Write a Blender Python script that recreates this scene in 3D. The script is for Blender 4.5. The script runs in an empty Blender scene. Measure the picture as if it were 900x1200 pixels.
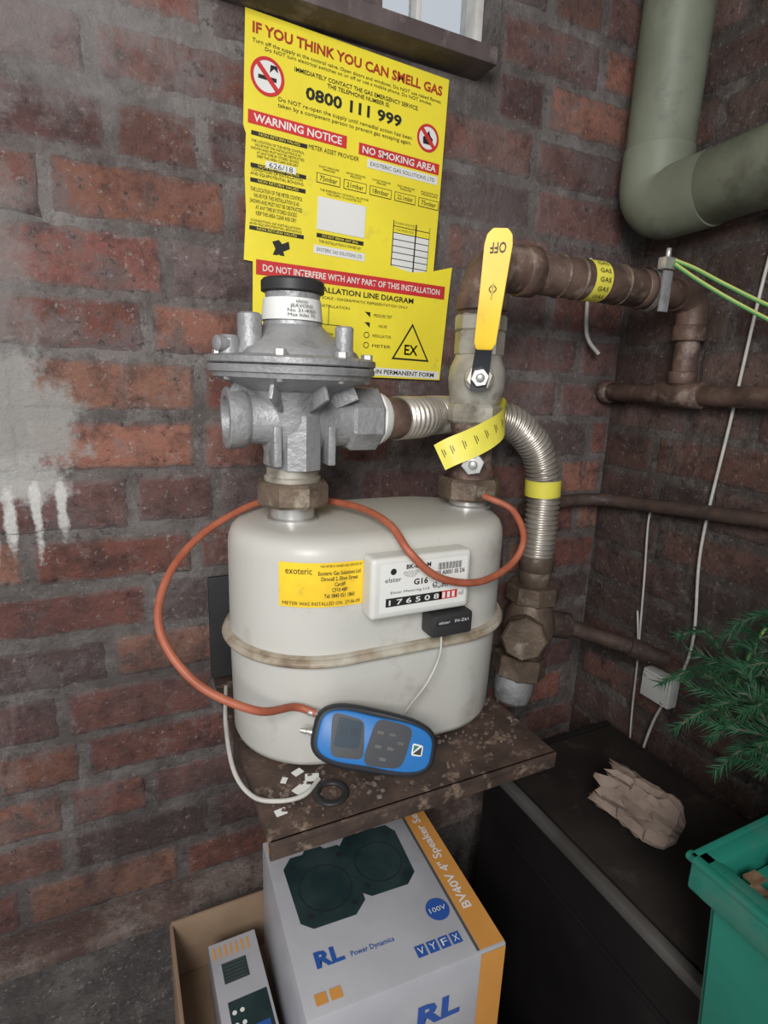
import bpy, bmesh, math, random
from mathutils import Vector, Matrix, noise
random.seed(7)
ZC = 1.5            # eye height above floor
V = Vector
def W(x, y, z): return V((x, y, z + ZC))
scene = bpy.context.scene
COL = scene.collection
scene.view_settings.view_transform = 'Standard'
scene.view_settings.look = 'None'
scene.view_settings.exposure = 0.0

# ------------------------------------------------------------------ materials
def nd(nt, t, **k):
    n = nt.nodes.new(t)
    for a, b in k.items(): setattr(n, a, b)
    return n
def mat(name, c1, c2=None, rough=0.6, metal=0.0, scale=8.0, lo=0.35, hi=0.65, bump=0.0, bscale=40.0,
        grime=None, gscale=5.0, glo=0.55, ghi=0.75, detail=6.0, spec=0.4, bdist=.003):
    m = bpy.data.materials.new(name); m.use_nodes = True
    nt = m.node_tree; b = nt.nodes['Principled BSDF']
    b.inputs['Roughness'].default_value = rough
    b.inputs['Metallic'].default_value = metal
    b.inputs['Specular IOR Level'].default_value = spec
    if c2 is None: c2 = tuple(v * 0.85 for v in c1)
    tc = nd(nt, 'ShaderNodeTexCoord')
    n = nd(nt, 'ShaderNodeTexNoise'); n.inputs['Scale'].default_value = scale; n.inputs['Detail'].default_value = detail
    nt.links.new(tc.outputs['Object'], n.inputs['Vector'])
    r = nd(nt, 'ShaderNodeMapRange'); r.inputs['From Min'].default_value = lo; r.inputs['From Max'].default_value = hi
    nt.links.new(n.outputs['Fac'], r.inputs['Value'])
    mx = nd(nt, 'ShaderNodeMix', data_type='RGBA')
    mx.inputs['A'].default_value = (*c1, 1); mx.inputs['B'].default_value = (*c2, 1)
    nt.links.new(r.outputs['Result'], mx.inputs['Factor'])
    out = mx.outputs['Result']
    if grime:
        n2 = nd(nt, 'ShaderNodeTexNoise'); n2.inputs['Scale'].default_value = gscale; n2.inputs['Detail'].default_value = 9
        n2.inputs['Roughness'].default_value = .65
        nt.links.new(tc.outputs['Object'], n2.inputs['Vector'])
        r2 = nd(nt, 'ShaderNodeMapRange'); r2.inputs['From Min'].default_value = glo; r2.inputs['From Max'].default_value = ghi
        nt.links.new(n2.outputs['Fac'], r2.inputs['Value'])
        m2 = nd(nt, 'ShaderNodeMix', data_type='RGBA'); m2.inputs['B'].default_value = (*grime, 1)
        nt.links.new(out, m2.inputs['A']); nt.links.new(r2.outputs['Result'], m2.inputs['Factor'])
        out = m2.outputs['Result']
    nt.links.new(out, b.inputs['Base Color'])
    if bump:
        n3 = nd(nt, 'ShaderNodeTexNoise'); n3.inputs['Scale'].default_value = bscale; n3.inputs['Detail'].default_value = 5
        nt.links.new(tc.outputs['Object'], n3.inputs['Vector'])
        bp = nd(nt, 'ShaderNodeBump'); bp.inputs['Strength'].default_value = bump; bp.inputs['Distance'].default_value = bdist
        nt.links.new(n3.outputs['Fac'], bp.inputs['Height']); nt.links.new(bp.outputs['Normal'], b.inputs['Normal'])
    return m

def wall_mat(name, use_attr, base, smear, smear_lo, dark, splotch=None, speck=1.0, soot=.6):
    m = bpy.data.materials.new(name); m.use_nodes = True
    nt = m.node_tree; L = nt.links.new; b = nt.nodes['Principled BSDF']
    b.inputs['Roughness'].default_value = 0.78; b.inputs['Specular IOR Level'].default_value = 0.3
    tc = nd(nt, 'ShaderNodeTexCoord')
    def nz(s, d=8, rg=0.6, vec=None):
        n = nd(nt, 'ShaderNodeTexNoise'); n.inputs['Scale'].default_value = s; n.inputs['Detail'].default_value = d
        n.inputs['Roughness'].default_value = rg
        if vec:
            mp = nd(nt, 'ShaderNodeMapping'); mp.inputs['Scale'].default_value = vec
            L(tc.outputs['Object'], mp.inputs['Vector']); L(mp.outputs['Vector'], n.inputs['Vector'])
        else: L(tc.outputs['Object'], n.inputs['Vector'])
        return n.outputs['Fac']
    def rng(v, a, c, lo=0, hi=1):
        r = nd(nt, 'ShaderNodeMapRange'); r.inputs['From Min'].default_value = a; r.inputs['From Max'].default_value = c
        r.inputs['To Min'].default_value = lo; r.inputs['To Max'].default_value = hi
        L(v, r.inputs['Value']); return r.outputs['Result']
    def mix(f, A, B, mode='MIX'):
        x = nd(nt, 'ShaderNodeMix', data_type='RGBA', blend_type=mode)
        L(f, x.inputs['Factor'])
        for k, q in (('A', A), ('B', B)):
            if isinstance(q, tuple): x.inputs[k].default_value = (*q, 1)
            else: L(q, x.inputs[k])
        return x.outputs['Result']
    if use_attr:
        at = nd(nt, 'ShaderNodeAttribute'); at.attribute_name = 'tone'; col = at.outputs['Color']
    else:
        col = mix(rng(nz(14), .3, .7), base, tuple(v * .6 for v in base))
    col = mix(rng(nz(20, 12, .75), .47, .64, 0, .75), col, dark)
    col = mix(rng(nz(6.0, 14, .78), smear_lo, smear_lo + .07, 0, .75), col, smear)
    col = mix(rng(nz(30, 12, .8), .54, .64, 0, .5), col, tuple(min(1, v * 1.5) for v in smear))
    col = mix(rng(nz(8, 10, .75, (1.6, 1.6, .35)), .55, .68, 0, .5), col, tuple(min(1, v * 1.7) for v in smear))
    col = mix(rng(nz(110, 4, .75), .60, .67, 0, .6 * speck), col, (.5, .47, .45))
    col = mix(rng(nz(48, 9, .8), .56, .63, 0, .7), col, tuple(v * .4 for v in dark))
    col = mix(rng(nz(2.3, 5, .6), .50, .64, 0, soot), col, dark)
    if splotch:
        sep = nd(nt, 'ShaderNodeSeparateXYZ'); L(tc.outputs['Object'], sep.inputs[0])
        def mth(op, a, bb=None):
            q = nd(nt, 'ShaderNodeMath', operation=op)
            for i, t in enumerate((a, bb)):
                if t is None: continue
                if isinstance(t, (int, float)): q.inputs[i].default_value = t
                else: L(t, q.inputs[i])
            return q.outputs[0]
        nzs = nz(22, 12, .75)
        for (cx, cz, sx, sz, colr, amt, soft) in splotch:
            dx = mth('DIVIDE', mth('SUBTRACT', sep.outputs['X'], cx), sx)
            dz = mth('DIVIDE', mth('SUBTRACT', sep.outputs['Z'], cz + ZC), sz)
            d = mth('SQRT', mth('ADD', mth('MULTIPLY', dx, dx), mth('MULTIPLY', dz, dz)))
            d = mth('ADD', d, mth('MULTIPLY', mth('SUBTRACT', nzs, .5), 2.6))
            col = mix(rng(d, 1.0, 1.0 - soft, 0, amt), col, colr)
    L(col, b.inputs['Base Color'])
    bp = nd(nt, 'ShaderNodeBump'); bp.inputs['Strength'].default_value = 1; bp.inputs['Distance'].default_value = .010
    L(nz(34, 12, .75), bp.inputs['Height']); L(bp.outputs['Normal'], b.inputs['Normal'])
    return m

M = {}
spl = [(-.04, .42, .20, .14, (.32, .30, .295), .6, .8), (-.14, .08, .08, .28, (.30, .285, .275), .65, .6),
       (-.120, -.08, .095, .105, (.40, .385, .36), .9, .4), (-.115, -.155, .075, .04, (.54, .525, .5), .75, .4),
       (-.135, -.215, .010, .050, (.75, .73, .70), .95, .4), (-.103, -.21, .009, .060, (.75, .73, .70), .95, .4), (-.072, -.195, .009, .045, (.75, .73, .70), .9, .4), (-.158, -.21, .010, .065, (.6, .58, .55), .85, .4),
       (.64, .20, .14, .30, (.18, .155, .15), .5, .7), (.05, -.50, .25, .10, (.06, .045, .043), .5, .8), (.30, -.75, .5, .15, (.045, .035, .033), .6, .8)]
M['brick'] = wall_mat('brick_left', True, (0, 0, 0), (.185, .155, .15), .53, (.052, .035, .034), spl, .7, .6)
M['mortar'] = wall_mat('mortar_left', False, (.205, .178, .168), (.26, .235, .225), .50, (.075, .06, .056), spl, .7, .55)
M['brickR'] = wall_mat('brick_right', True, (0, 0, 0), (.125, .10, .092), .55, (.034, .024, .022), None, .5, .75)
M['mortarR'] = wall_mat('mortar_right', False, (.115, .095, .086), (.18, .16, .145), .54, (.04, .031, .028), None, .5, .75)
M['render'] = wall_mat('cement_render', False, (.135, .12, .115), (.2, .18, .17), .5, (.065, .055, .052))
M['ledge'] = wall_mat('ledge_cement', False, (.22, .15, .13), (.32, .27, .24), .5, (.1, .06, .05))
M['floor'] = mat('concrete_floor', (.07, .065, .06), (.12, .11, .1), .9, bump=.5)
M['ceil'] = mat('ceiling_plaster', (.4, .39, .37), (.3, .29, .27), .9, bump=.3)
M['meter'] = mat('meter_paint', (.56, .55, .505), (.50, .49, .445), .36, scale=3, bump=.05, bscale=120, grime=(.27, .23, .18), gscale=14, glo=.57, ghi=.9)
M['band'] = mat('band_paint', (.46, .43, .36), (.28, .22, .15), .45, scale=30, grime=(.13, .09, .065), gscale=30, glo=.56)
M['alu'] = mat('cast_aluminium', (.39, .39, .395), (.27, .27, .275), .48, .35, scale=14, bump=.45, bscale=150, grime=(.14, .135, .13), gscale=18, glo=.54, ghi=.74)
M['aludark'] = mat('inner_aluminium', (.2, .2, .2), None, .7, .3)
M['steel'] = mat('bright_steel', (.7, .7, .68), (.5, .49, .46), .3, .7, scale=30)
M['hose'] = mat('corrugated_steel', (.60, .56, .50), (.40, .36, .31), .36, .7, scale=20, grime=(.2, .16, .13), gscale=16, glo=.58)
M['brass'] = mat('old_brass', (.185, .135, .098), (.095, .07, .052), .5, .35, scale=25, bump=.5, bscale=120, grime=(.32, .27, .21), gscale=26, glo=.57, ghi=.7)
M['nickel'] = mat('valve_nickel', (.50, .475, .41), (.34, .31, .25), .38, .4, scale=26, grime=(.18, .15, .12), gscale=24, glo=.54, ghi=.72)
M['iron'] = mat('rusty_iron', (.165, .105, .082), (.075, .048, .039), .52, .2, scale=26, bump=.5, bscale=90, grime=(.30, .235, .195), gscale=24, glo=.55, ghi=.7)
M['irondk'] = mat('dark_iron', (.095, .062, .05), (.042, .03, .027), .6, .2, scale=30, bump=.4, grime=(.18, .14, .12), gscale=30, glo=.56)
M['yellow'] = mat('yellow_vinyl', (.86, .73, .045), (.78, .65, .045), .42, scale=6, bump=.6, bscale=12, bdist=.005, grime=(.55, .45, .08), gscale=20, glo=.62, ghi=.8)
M['ytape'] = mat('yellow_tape', (.82, .74, .10), (.70, .62, .08), .45, scale=20)
M['hyellow'] = mat('handle_yellow', (.88, .60, .03), (.78, .5, .03), .4, scale=20, grime=(.4, .27, .06), gscale=40, glo=.62)
M['red'] = mat('red_print', (.60, .035, .035), None, .5)
M['ink'] = mat('black_print', (.02, .02, .02), None, .5)
M['inkred'] = mat('dark_red_print', (.42, .05, .02), None, .5)
M['white'] = mat('white_paper', (.75, .75, .72), (.68, .68, .65), .6)
M['offwhite'] = mat('white_plastic', (.66, .66, .62), (.58, .58, .54), .4)
M['black'] = mat('black_rubber', (.02, .02, .021), (.03, .03, .03), .5)
M['orange'] = mat('orange_rubber', (.40, .12, .065), (.32, .085, .045), .5, scale=40)
M['blue'] = mat('blue_plastic', (.015, .17, .48), (.015, .14, .40), .4)
M['lcd'] = mat('lcd_glass', (.035, .05, .065), (.04, .06, .08), .15)
M['darkgrey'] = mat('dark_plastic', (.016, .018, .023), (.026, .028, .034), .4)
M['green'] = mat('green_paint_pipe', (.20, .22, .165), (.15, .165, .12), .5, scale=8, grime=(.09, .092, .075), gscale=12, glo=.52, ghi=.76, bump=.2)
M['card'] = mat('cardboard', (.28, .19, .125), (.22, .15, .095), .85, scale=12)
M['boxwhite'] = mat('printed_card_grey', (.48, .48, .50), (.36, .36, .39), .38, scale=5, grime=(.25, .25, .27), gscale=3.5, glo=.52, ghi=.8)
M['boxorange'] = mat('printed_card_orange', (.66, .31, .075), (.56, .25, .06), .42)
M['boxblue'] = mat('printed_blue', (.03, .1, .38), None, .45)
M['boxblack'] = mat('printed_black', (.012, .028, .03), (.03, .05, .05), .42, scale=20)
M['cab'] = mat('black_cabinet', (.010, .009, .009), (.016, .014, .014), .5, scale=6, bump=.15, grime=(.035, .03, .027), gscale=6, glo=.6, ghi=.85, spec=.25)
M['cabtop'] = mat('cabinet_top', (.018, .015, .014), (.03, .025, .022), .5, scale=8, bump=.2, grime=(.075, .062, .054), gscale=14, glo=.56, ghi=.8, spec=.3)
M['trim'] = mat('grey_trim', (.12, .115, .11), (.07, .065, .06), .45)
M['shelf'] = mat('rusty_plate', (.095, .062, .048), (.045, .031, .026), .55, .1, scale=24, bump=.6, bscale=60, grime=(.26, .19, .14), gscale=45, glo=.56, ghi=.68)
M['sill'] = mat('old_timber', (.12, .092, .09), (.055, .042, .042), .7, scale=12, bump=.5, grime=(.26, .22, .21), gscale=14, glo=.52)
M['planter'] = mat('green_planter', (.018, .185, .135), (.013, .145, .105), .35, scale=6, grime=(.06, .16, .12), gscale=12)
M['soil'] = mat('wood_chips', (.22, .13, .07), (.06, .035, .02), .9, scale=60, bump=1)
M['needle'] = mat('needles', (.010, .045, .019), (.03, .10, .048), .5, scale=30, spec=.25)
M['twig'] = mat('twig', (.05, .055, .03), None, .8)
M['bag'] = mat('paper_bag', (.27, .205, .165), (.19, .14, .112), .85, scale=14, bump=.6, grime=(.10, .07, .055), gscale=9, glo=.52)
M['earth'] = mat('earth_green', (.10, .30, .09), (.12, .34, .1), .45)
M['earthy'] = mat('earth_yellow', (.5, .52, .12), None, .45)
M['wire'] = mat('white_cable', (.55, .53, .49), (.42, .40, .37), .5, scale=30)
M['framewhite'] = mat('window_paint', (.65, .65, .62), (.5, .48, .44), .5, scale=20)
M['glass'] = mat('pane', (.95, .97, 1), (.93, .95, .98), 0.0)
gb = M['glass'].node_tree.nodes['Principled BSDF']; gb.inputs['Transmission Weight'].default_value = 1; gb.inputs['IOR'].default_value = 1.02

# ------------------------------------------------------------------ helpers
def finish(name, me, m, parent=None, smooth=35):
    if isinstance(m, (list, tuple)):
        for q in m: me.materials.append(q)
    else: me.materials.append(m)
    if smooth:
        me.shade_smooth(); me.set_sharp_from_angle(angle=math.radians(smooth))
    ob = bpy.data.objects.new(name, me); COL.objects.link(ob)
    if parent: ob.parent = parent
    return ob
def empty(name):
    e = bpy.data.objects.new(name, None); COL.objects.link(e); e.empty_display_size = .05; return e
def bmobj(name, bm, m, parent=None, smooth=35):
    bmesh.ops.recalc_face_normals(bm, faces=bm.faces)
    me = bpy.data.meshes.new(name); bm.to_mesh(me); bm.free()
    return finish(name, me, m, parent, smooth)
def basis(axis):
    a = V(axis).normalized(); t = V((0, 0, 1)) if abs(a.z) < .9 else V((1, 0, 0))
    u = t.cross(a).normalized(); w = a.cross(u).normalized(); return u, w, a
def lathe(name, prof, origin, axis, m, parent=None, segs=32, rot=0.0, cap=True, smooth=35):
    bm = bmesh.new(); u, w, a = basis(axis); rings = []
    for r, h in prof:
        rings.append([bm.verts.new(V(origin) + a * h + (u * math.cos(rot + 2 * math.pi * i / segs) + w * math.sin(rot + 2 * math.pi * i / segs)) * r) for i in range(segs)])
    for A, B in zip(rings, rings[1:]):
        for i in range(segs):
            bm.faces.new((A[i], A[(i + 1) % segs], B[(i + 1) % segs], B[i]))
    if cap:
        bm.faces.new(rings[0]); bm.faces.new(rings[-1])
    return bmobj(name, bm, m, parent, smooth)
def cyl(name, p0, p1, r, m, parent=None, segs=24, ch=.0015):
    L = (V(p1) - V(p0)).length; ch = min(ch, r * .3, L * .3)
    return lathe(name, [(r - ch, 0), (r, ch), (r, L - ch), (r - ch, L)], p0, V(p1) - V(p0), m, parent, segs, smooth=50)
def hexnut(name, p0, p1, r, m, parent=None, rot=0.2, segs=6):
    L = (V(p1) - V(p0)).length; c = r * .09
    return lathe(name, [(r - c, 0), (r, c), (r, L - c), (r - c, L)], p0, V(p1) - V(p0), m, parent, segs, rot, smooth=20)
def box(name, c, s, m, parent=None, rot=None, bevel=.002, segs=2):
    bm = bmesh.new(); bmesh.ops.create_cube(bm, size=1)
    bmesh.ops.scale(bm, vec=s, verts=bm.verts)
    if bevel: bmesh.ops.bevel(bm, geom=bm.edges[:], offset=bevel, segments=segs, profile=.6, affect='EDGES')
    mt = Matrix.Translation(V(c)) @ (rot.to_4x4() if rot else Matrix.Identity(4))
    bmesh.ops.transform(bm, matrix=mt, verts=bm.verts)
    return bmobj(name, bm, m, parent, 35)
def resample(pts, n=10):
    P = [V(p) for p in pts]; P = [P[0] * 2 - P[1]] + P + [P[-1] * 2 - P[-2]]; out = []
    for i in range(1, len(P) - 2):
        for k in range(n):
            t = k / n; a, b, c, d = P[i - 1], P[i], P[i + 1], P[i + 2]
            out.append(.5 * ((2 * b) + (c - a) * t + (2 * a - 5 * b + 4 * c - d) * t * t + (3 * b - a - 3 * c + d) * t ** 3))
    out.append(P[-2]); return out
def sweep(name, pts, rf, m, parent=None, segs=12, n=10, step=None, smooth=60):
    P = resample(pts, n)
    if step:
        Q = [P[0]]
        tot = sum((b - a).length for a, b in zip(P, P[1:])); cnt = max(2, int(tot / step)); d = tot / cnt
        tgt = d; run = 0
        for a, b in zip(P, P[1:]):
            l = (b - a).length
            while l > 0 and run + l >= tgt - 1e-9 and len(Q) < cnt + 1:
                Q.append(a.lerp(b, (tgt - run) / l)); tgt += d
            run += l
        P = Q
    bm = bmesh.new(); T0 = (P[1] - P[0]).normalized(); u, w, _ = basis(T0); rings = []; dist = 0
    for i, p in enumerate(P):
        T = (P[min(i + 1, len(P) - 1)] - P[max(i - 1, 0)]).normalized()
        u = (u - T * u.dot(T)).normalized(); w = T.cross(u)
        if i: dist += (P[i] - P[i - 1]).length
        r = rf(dist) if callable(rf) else rf
        rings.append([bm.verts.new(p + (u * math.cos(2 * math.pi * k / segs) + w * math.sin(2 * math.pi * k / segs)) * r) for k in range(segs)])
    for A, B in zip(rings, rings[1:]):
        for k in range(segs): bm.faces.new((A[k], A[(k + 1) % segs], B[(k + 1) % segs], B[k]))
    bm.faces.new(rings[0]); bm.faces.new(rings[-1])
    return bmobj(name, bm, m, parent, smooth)
def poly(name, pts, o, right, up, m, parent=None, thick=0.0, off=0.0, fn=None):
    right = V(right).normalized(); up = V(up).normalized(); nrm = right.cross(up)
    bm = bmesh.new()
    vs = [bm.verts.new(V(o) + right * a + up * b + nrm * off) for a, b in pts]; f = bm.faces.new(vs)
    if thick:
        r = bmesh.ops.extrude_face_region(bm, geom=[f])
        bmesh.ops.translate(bm, vec=nrm * thick, verts=[v for v in r['geom'] if isinstance(v, bmesh.types.BMVert)])
    if fn:
        for v in bm.verts: v.co = fn(v.co)
    return bmobj(name, bm, m, parent, 0)
def rect(name, cx, cy, w, h, o, right, up, m, parent=None, off=.0006, thick=0.0):
    return poly(name, [(cx - w / 2, cy - h / 2), (cx + w / 2, cy - h / 2), (cx + w / 2, cy + h / 2), (cx - w / 2, cy + h / 2)], o, right, up, m, parent, thick, off)
def disc(name, cx, cy, r, o, right, up, m, parent=None, off=.0006, r2=None, n=32):
    right = V(right).normalized(); up = V(up).normalized(); nrm = right.cross(up); bm = bmesh.new()
    A = [bm.verts.new(V(o) + right * (cx + r * math.cos(6.28319 * i / n)) + up * (cy + r * math.sin(6.28319 * i / n)) + nrm * off) for i in range(n)]
    if r2:
        B = [bm.verts.new(V(o) + right * (cx + r2 * math.cos(6.28319 * i / n)) + up * (cy + r2 * math.sin(6.28319 * i / n)) + nrm * off) for i in range(n)]
        for i in range(n): bm.faces.new((A[i], A[(i + 1) % n], B[(i + 1) % n], B[i]))
    else: bm.faces.new(A)
    return bmobj(name, bm, m, parent, 0)
def text(name, body, cx, cy, w, h, o, right, up, m, parent, off=.0009, bold=0.0, rot=0.0, fn=None):
    cu = bpy.data.curves.new(name, 'FONT'); cu.body = body; cu.align_x = 'CENTER'; cu.resolution_u = 2; cu.offset = bold
    ob = bpy.data.objects.new(name, cu); COL.objects.link(ob)
    dg = bpy.context.evaluated_depsgraph_get(); me = bpy.data.meshes.new_from_object(ob.evaluated_get(dg))
    bpy.data.objects.remove(ob)
    xs = [v.co.x for v in me.vertices]; ys = [v.co.y for v in me.vertices]
    if not xs: return
    x0, x1, y0, y1 = min(xs), max(xs), min(ys), max(ys)
    right = V(right).normalized(); up = V(up).normalized(); nrm = right.cross(up); cr, sr = math.cos(rot), math.sin(rot)
    for v in me.vertices:
        a = ((v.co.x - (x0 + x1) / 2) / (x1 - x0)) * w; b = ((v.co.y - (y0 + y1) / 2) / max(1e-6, (y1 - y0))) * h
        a, b = a * cr - b * sr, a * sr + b * cr
        p = V(o) + right * (cx + a) + up * (cy + b) + nrm * off
        v.co = fn(p) if fn else p
    me.materials.clear()
    return finish(name, me, m, parent, 0)

# ------------------------------------------------------------------ room
WY, WX = .90, .97
def brick_wall(name, pt, u0, u1, us, z0, z1, hole, pal, mor, mats, seed, back):
    rnd = random.Random(seed); bm = bmesh.new(); lay = bm.verts.layers.float_color.new('tone')
    def slab(a0, a1, b0, b1):
        c = [bm.verts.new(pt(a, b, d)) for a, b, d in ((a0, b0, 0), (a1, b0, 0), (a1, b1, 0), (a0, b1, 0), (a0, b0, -back), (a1, b0, -back), (a1, b1, -back), (a0, b1, -back))]
        for q in ((0, 1, 2, 3), (4, 5, 6, 7), (0, 1, 5, 4), (1, 2, 6, 5), (2, 3, 7, 6), (3, 0, 4, 7)):
            f = bm.faces.new([c[i] for i in q]); f.material_index = 1
    if hole:
        h0, h1, k0, k1 = hole
        slab(u0, h0, z0, z1); slab(h1, us, z0, z1); slab(h0, h1, z0, k0); slab(h0, h1, k1, z1)
    else: slab(u0, us, z0, z1)
    ch = .083; row = 0; z = z0
    while z < z1 - .03:
        u = u0 - rnd.random() * .1 - (.11 if row % 2 else 0); k = row % 2
        while u < u1:
            L = (.232 if (k % 2 == 0 or rnd.random() < .5) else .115) + rnd.uniform(-.01, .01); k += 1
            a0, a1 = max(u + .006, u0), min(u + L - .006, u1); b0, b1 = z + .006 + rnd.uniform(-.004, .004), z + ch - .006 + rnd.uniform(-.004, .004)
            u += L
            if a1 - a0 < .04: continue
            if hole and a1 > hole[0] and a0 < hole[1] and b1 > hole[2] and b0 < hole[3]:
                if a0 < hole[0] - .05: a1 = hole[0]
                elif a1 > hole[1] + .05: a0 = hole[1]
                else: continue
            d = rnd.uniform(.0005, .0045)
            c = rnd.choice(pal); f = rnd.uniform(.75, 1.25); mm_ = rnd.uniform(.8, 1.1)
            T0 = V(mor) * mm_; T2 = V(c) * f; T1 = T0.lerp(T2, .45)
            nx = max(4, int((a1 - a0) / .013)); nz_ = 5; nn = 2 * nx + 2 * nz_
            def outline(ins, dep, jit):
                P = []
                for i in range(nx): P.append((a0 + ins + (a1 - a0 - 2 * ins) * i / nx, b0 + ins))
                for i in range(nz_): P.append((a1 - ins, b0 + ins + (b1 - b0 - 2 * ins) * i / nz_))
                for i in range(nx): P.append((a1 - ins - (a1 - a0 - 2 * ins) * i / nx, b1 - ins))
                for i in range(nz_): P.append((a0 + ins, b1 - ins - (b1 - b0 - 2 * ins) * i / nz_))
                return [(min(max(x + jit[i][0], u0), u1), y + jit[i][1], dep) for i, (x, y) in enumerate(P)]
            J = lambda s: [(rnd.uniform(-s, s), rnd.uniform(-s, s)) for _ in range(nn)]
            j0, j1, j2 = J(.0025), J(.003), J(.003)
            R3 = []
            for ins, dep, jj, tn in ((0, -.001, j0, T0), (.005, d * .7, j1, T1), (.0100, d, j2, T2)):
                r_ = [bm.verts.new(pt(*q)) for q in outline(ins, dep, jj)]
                for v in r_: v[lay] = (tn.x, tn.y, tn.z, 1)
                R3.append(r_)
            for A, B_ in zip(R3, R3[1:]):
                for i in range(nn): bm.faces.new((A[i], A[(i + 1) % nn], B_[(i + 1) % nn], B_[i]))
            bm.faces.new(R3[-1])
        z += ch; row += 1
    return bmobj(name, bm, mats, None, 40)
palL = [(.26, .105, .08), (.23, .098, .08), (.31, .14, .10), (.15, .08, .073), (.11, .072, .07), (.20, .105, .092), (.34, .17, .12), (.15, .11, .105), (.24, .115, .092)]
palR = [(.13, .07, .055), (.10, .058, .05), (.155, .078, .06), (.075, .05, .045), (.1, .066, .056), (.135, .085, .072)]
brick_wall('wall_left', lambda u, z, d: V((u, WY - d, z)), -1.3, WX, WX + .11, .60, 2.6, (.24, .62, 1.995, 2.45), palL, (.20, .172, .163), [M['brick'], M['mortar']], 3, .11)
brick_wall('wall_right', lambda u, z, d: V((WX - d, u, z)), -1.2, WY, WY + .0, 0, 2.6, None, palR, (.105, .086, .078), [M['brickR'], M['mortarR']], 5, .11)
box('wall_plinth', (-.11, WY + .04, .287), (2.38, .14, .574), M['render'], bevel=.004)
box('trim_ledge', (-.165, WY + .025, .586), (2.27, .17, .025), M['ledge'], bevel=.006)
box('floor', (-.2, -.15, -.02), (2.7, 2.4, .04), M['floor'], bevel=0)
box('ceiling', (-.2, .2, 2.62), (2.7, 1.7, .04), M['ceil'], bevel=0)

# window
w = empty('window_1')
box('sill', (.355, .885, 1.987), (.44, .085, .024), M['sill'], w, bevel=.003)
box('frame_left', (.335, .985, 2.22), (.19, .05, .44), M['sill'], w)
box('frame_bottom', (.43, .985, 2.012), (.37, .06, .03), M['sill'], w)
box('frame_right', (.611, .985, 2.22), (.016, .05, .44), M['framewhite'], w)
box('glazing_bar', (.50, .985, 2.23), (.010, .03, .42), M['framewhite'], w)
box('frame_top', (.43, .985, 2.44), (.37, .05, .02), M['framewhite'], w)
box('pane', (.52, .992, 2.23), (.165, .004, .40), M['glass'], w, bevel=0)

# ------------------------------------------------------------------ warning notice
nt = empty('gas_warning_poster')
R = V((math.cos(math.radians(2.2)), 0, -math.sin(math.radians(2.2)))); U = V((math.sin(math.radians(2.2)), 0, math.cos(math.radians(2.2))))
O = W(.198, .8915, .474)
poly('upper_sheet', [(0, 0), (0, -.14), (.004, -.15), (.003, -.2), (.006, -.25), (.004, -.315), (.12, -.32), (.322, -.318), (.3225, -.2), (.321, 0)], O, R, U, M['yellow'], nt, thick=-.001)
def T(n, b, cx, q, w_, h, m=M['ink'], bold=0.0): text(n, b, cx, -q, w_, h, O, R, U, m, nt, bold=bold)
def B(n, cx, q, w_, h, m, off=.0006): rect(n, cx, -q, w_, h, O, R, U, m, nt, off)
T('title', 'IF YOU THINK YOU CAN SMELL GAS', .160, .0195, .300, .0135, M['inkred'], .03)
T('advice_1', 'Turn off the supply at the control valve. Open doors and windows. Do NOT use naked flames.\nDo NOT turn electrical switches on or off or use a mobile phone. Do NOT smoke.', .160, .0385, .30, .0125)
T('advice_2', 'IMMEDIATELY CONTACT THE GAS EMERGENCY SERVICE.\nTHE TELEPHONE NUMBER IS:', .17, .0575, .20, .0135, bold=.01)
T('phone', '0800 111 999', .165, .0785, .155, .0165, bold=.03)
T('advice_3', 'Do NOT re-open the supply until remedial action has been\ntaken by a competent person to prevent gas escaping again.', .155, .101, .215, .0145)
B('bar_warning', .08, .1275, .148, .017, M['red']); T('warning', 'WARNING NOTICE', .08, .1275, .132, .0105, M['white'], .02)
B('bar_smoking', .245, .1305, .142, .016, M['red']); T('smoking', 'NO SMOKING AREA', .245, .1305, .13, .010, M['white'], .02)
T('provider', 'METER ASSET PROVIDER', .135, .146, .08, .006)
B('provider_panel', .252, .1475, .125, .012, M['white']); T('provider_name', 'EXOTERIC GAS SOLUTIONS LTD', .252, .1475, .115, .0055)
for i, (px, pq) in enumerate(((.032, .0735), (.291, .090))):
    disc('icon_white', px, -pq, .024 - .004 * i, O, R, U, M['white'], nt, .0006)
    disc('icon_ring', px, -pq, .024 - .004 * i, O, R, U, M['red'], nt, .0009, r2=.0195 - .0035 * i)
    if i == 0:
        B('cigarette', px, pq + .002, .026, .005, M['ink'], .0008)
        poly('smoke', [(.035, -.068), (.041, -.062), (.047, -.066), (.045, -.058), (.036, -.058)], O, R, U, M['ink'], nt, off=.0008)
    else:
        poly('flame', [(px - .008, -pq - .009), (px + .008, -pq - .009), (px + .009, -pq), (px + .004, -pq + .004), (px + .001, -pq + .011), (px - .004, -pq + .004), (px - .009, -pq)], O, R, U, M['ink'], nt, off=.0008)
    k = (.021 - .003 * i) * .7; t_ = .0022
    poly('slash', [(px - k - t_, -pq + k - t_), (px - k + t_, -pq + k + t_), (px + k + t_, -pq - k + t_), (px + k - t_, -pq - k - t_)], O, R, U, M['red'], nt, off=.0011)
lbl = ['INLET PRESSURE', 'METER PRESSURE', 'OUTLET PRESSURE', 'TEST PRESSURE', 'MAXIMUM']
val = ['75mbar', '21mbar', '18mbar', '22.1mbar', '75mbar']
for i in range(5):
    cx = .128 + i * .0435
    T('cell_label', lbl[i] + '\nPRESSURE', cx, .170, .032, .006)
    B('cell_border', cx, .184, .038, .0135, M['ink'], .0005); B('cell', cx, .184, .036, .0115, M['yellow'], .0007)
    T('cell_value', val[i], cx, .184, .028, .007, bold=.01)
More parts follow.
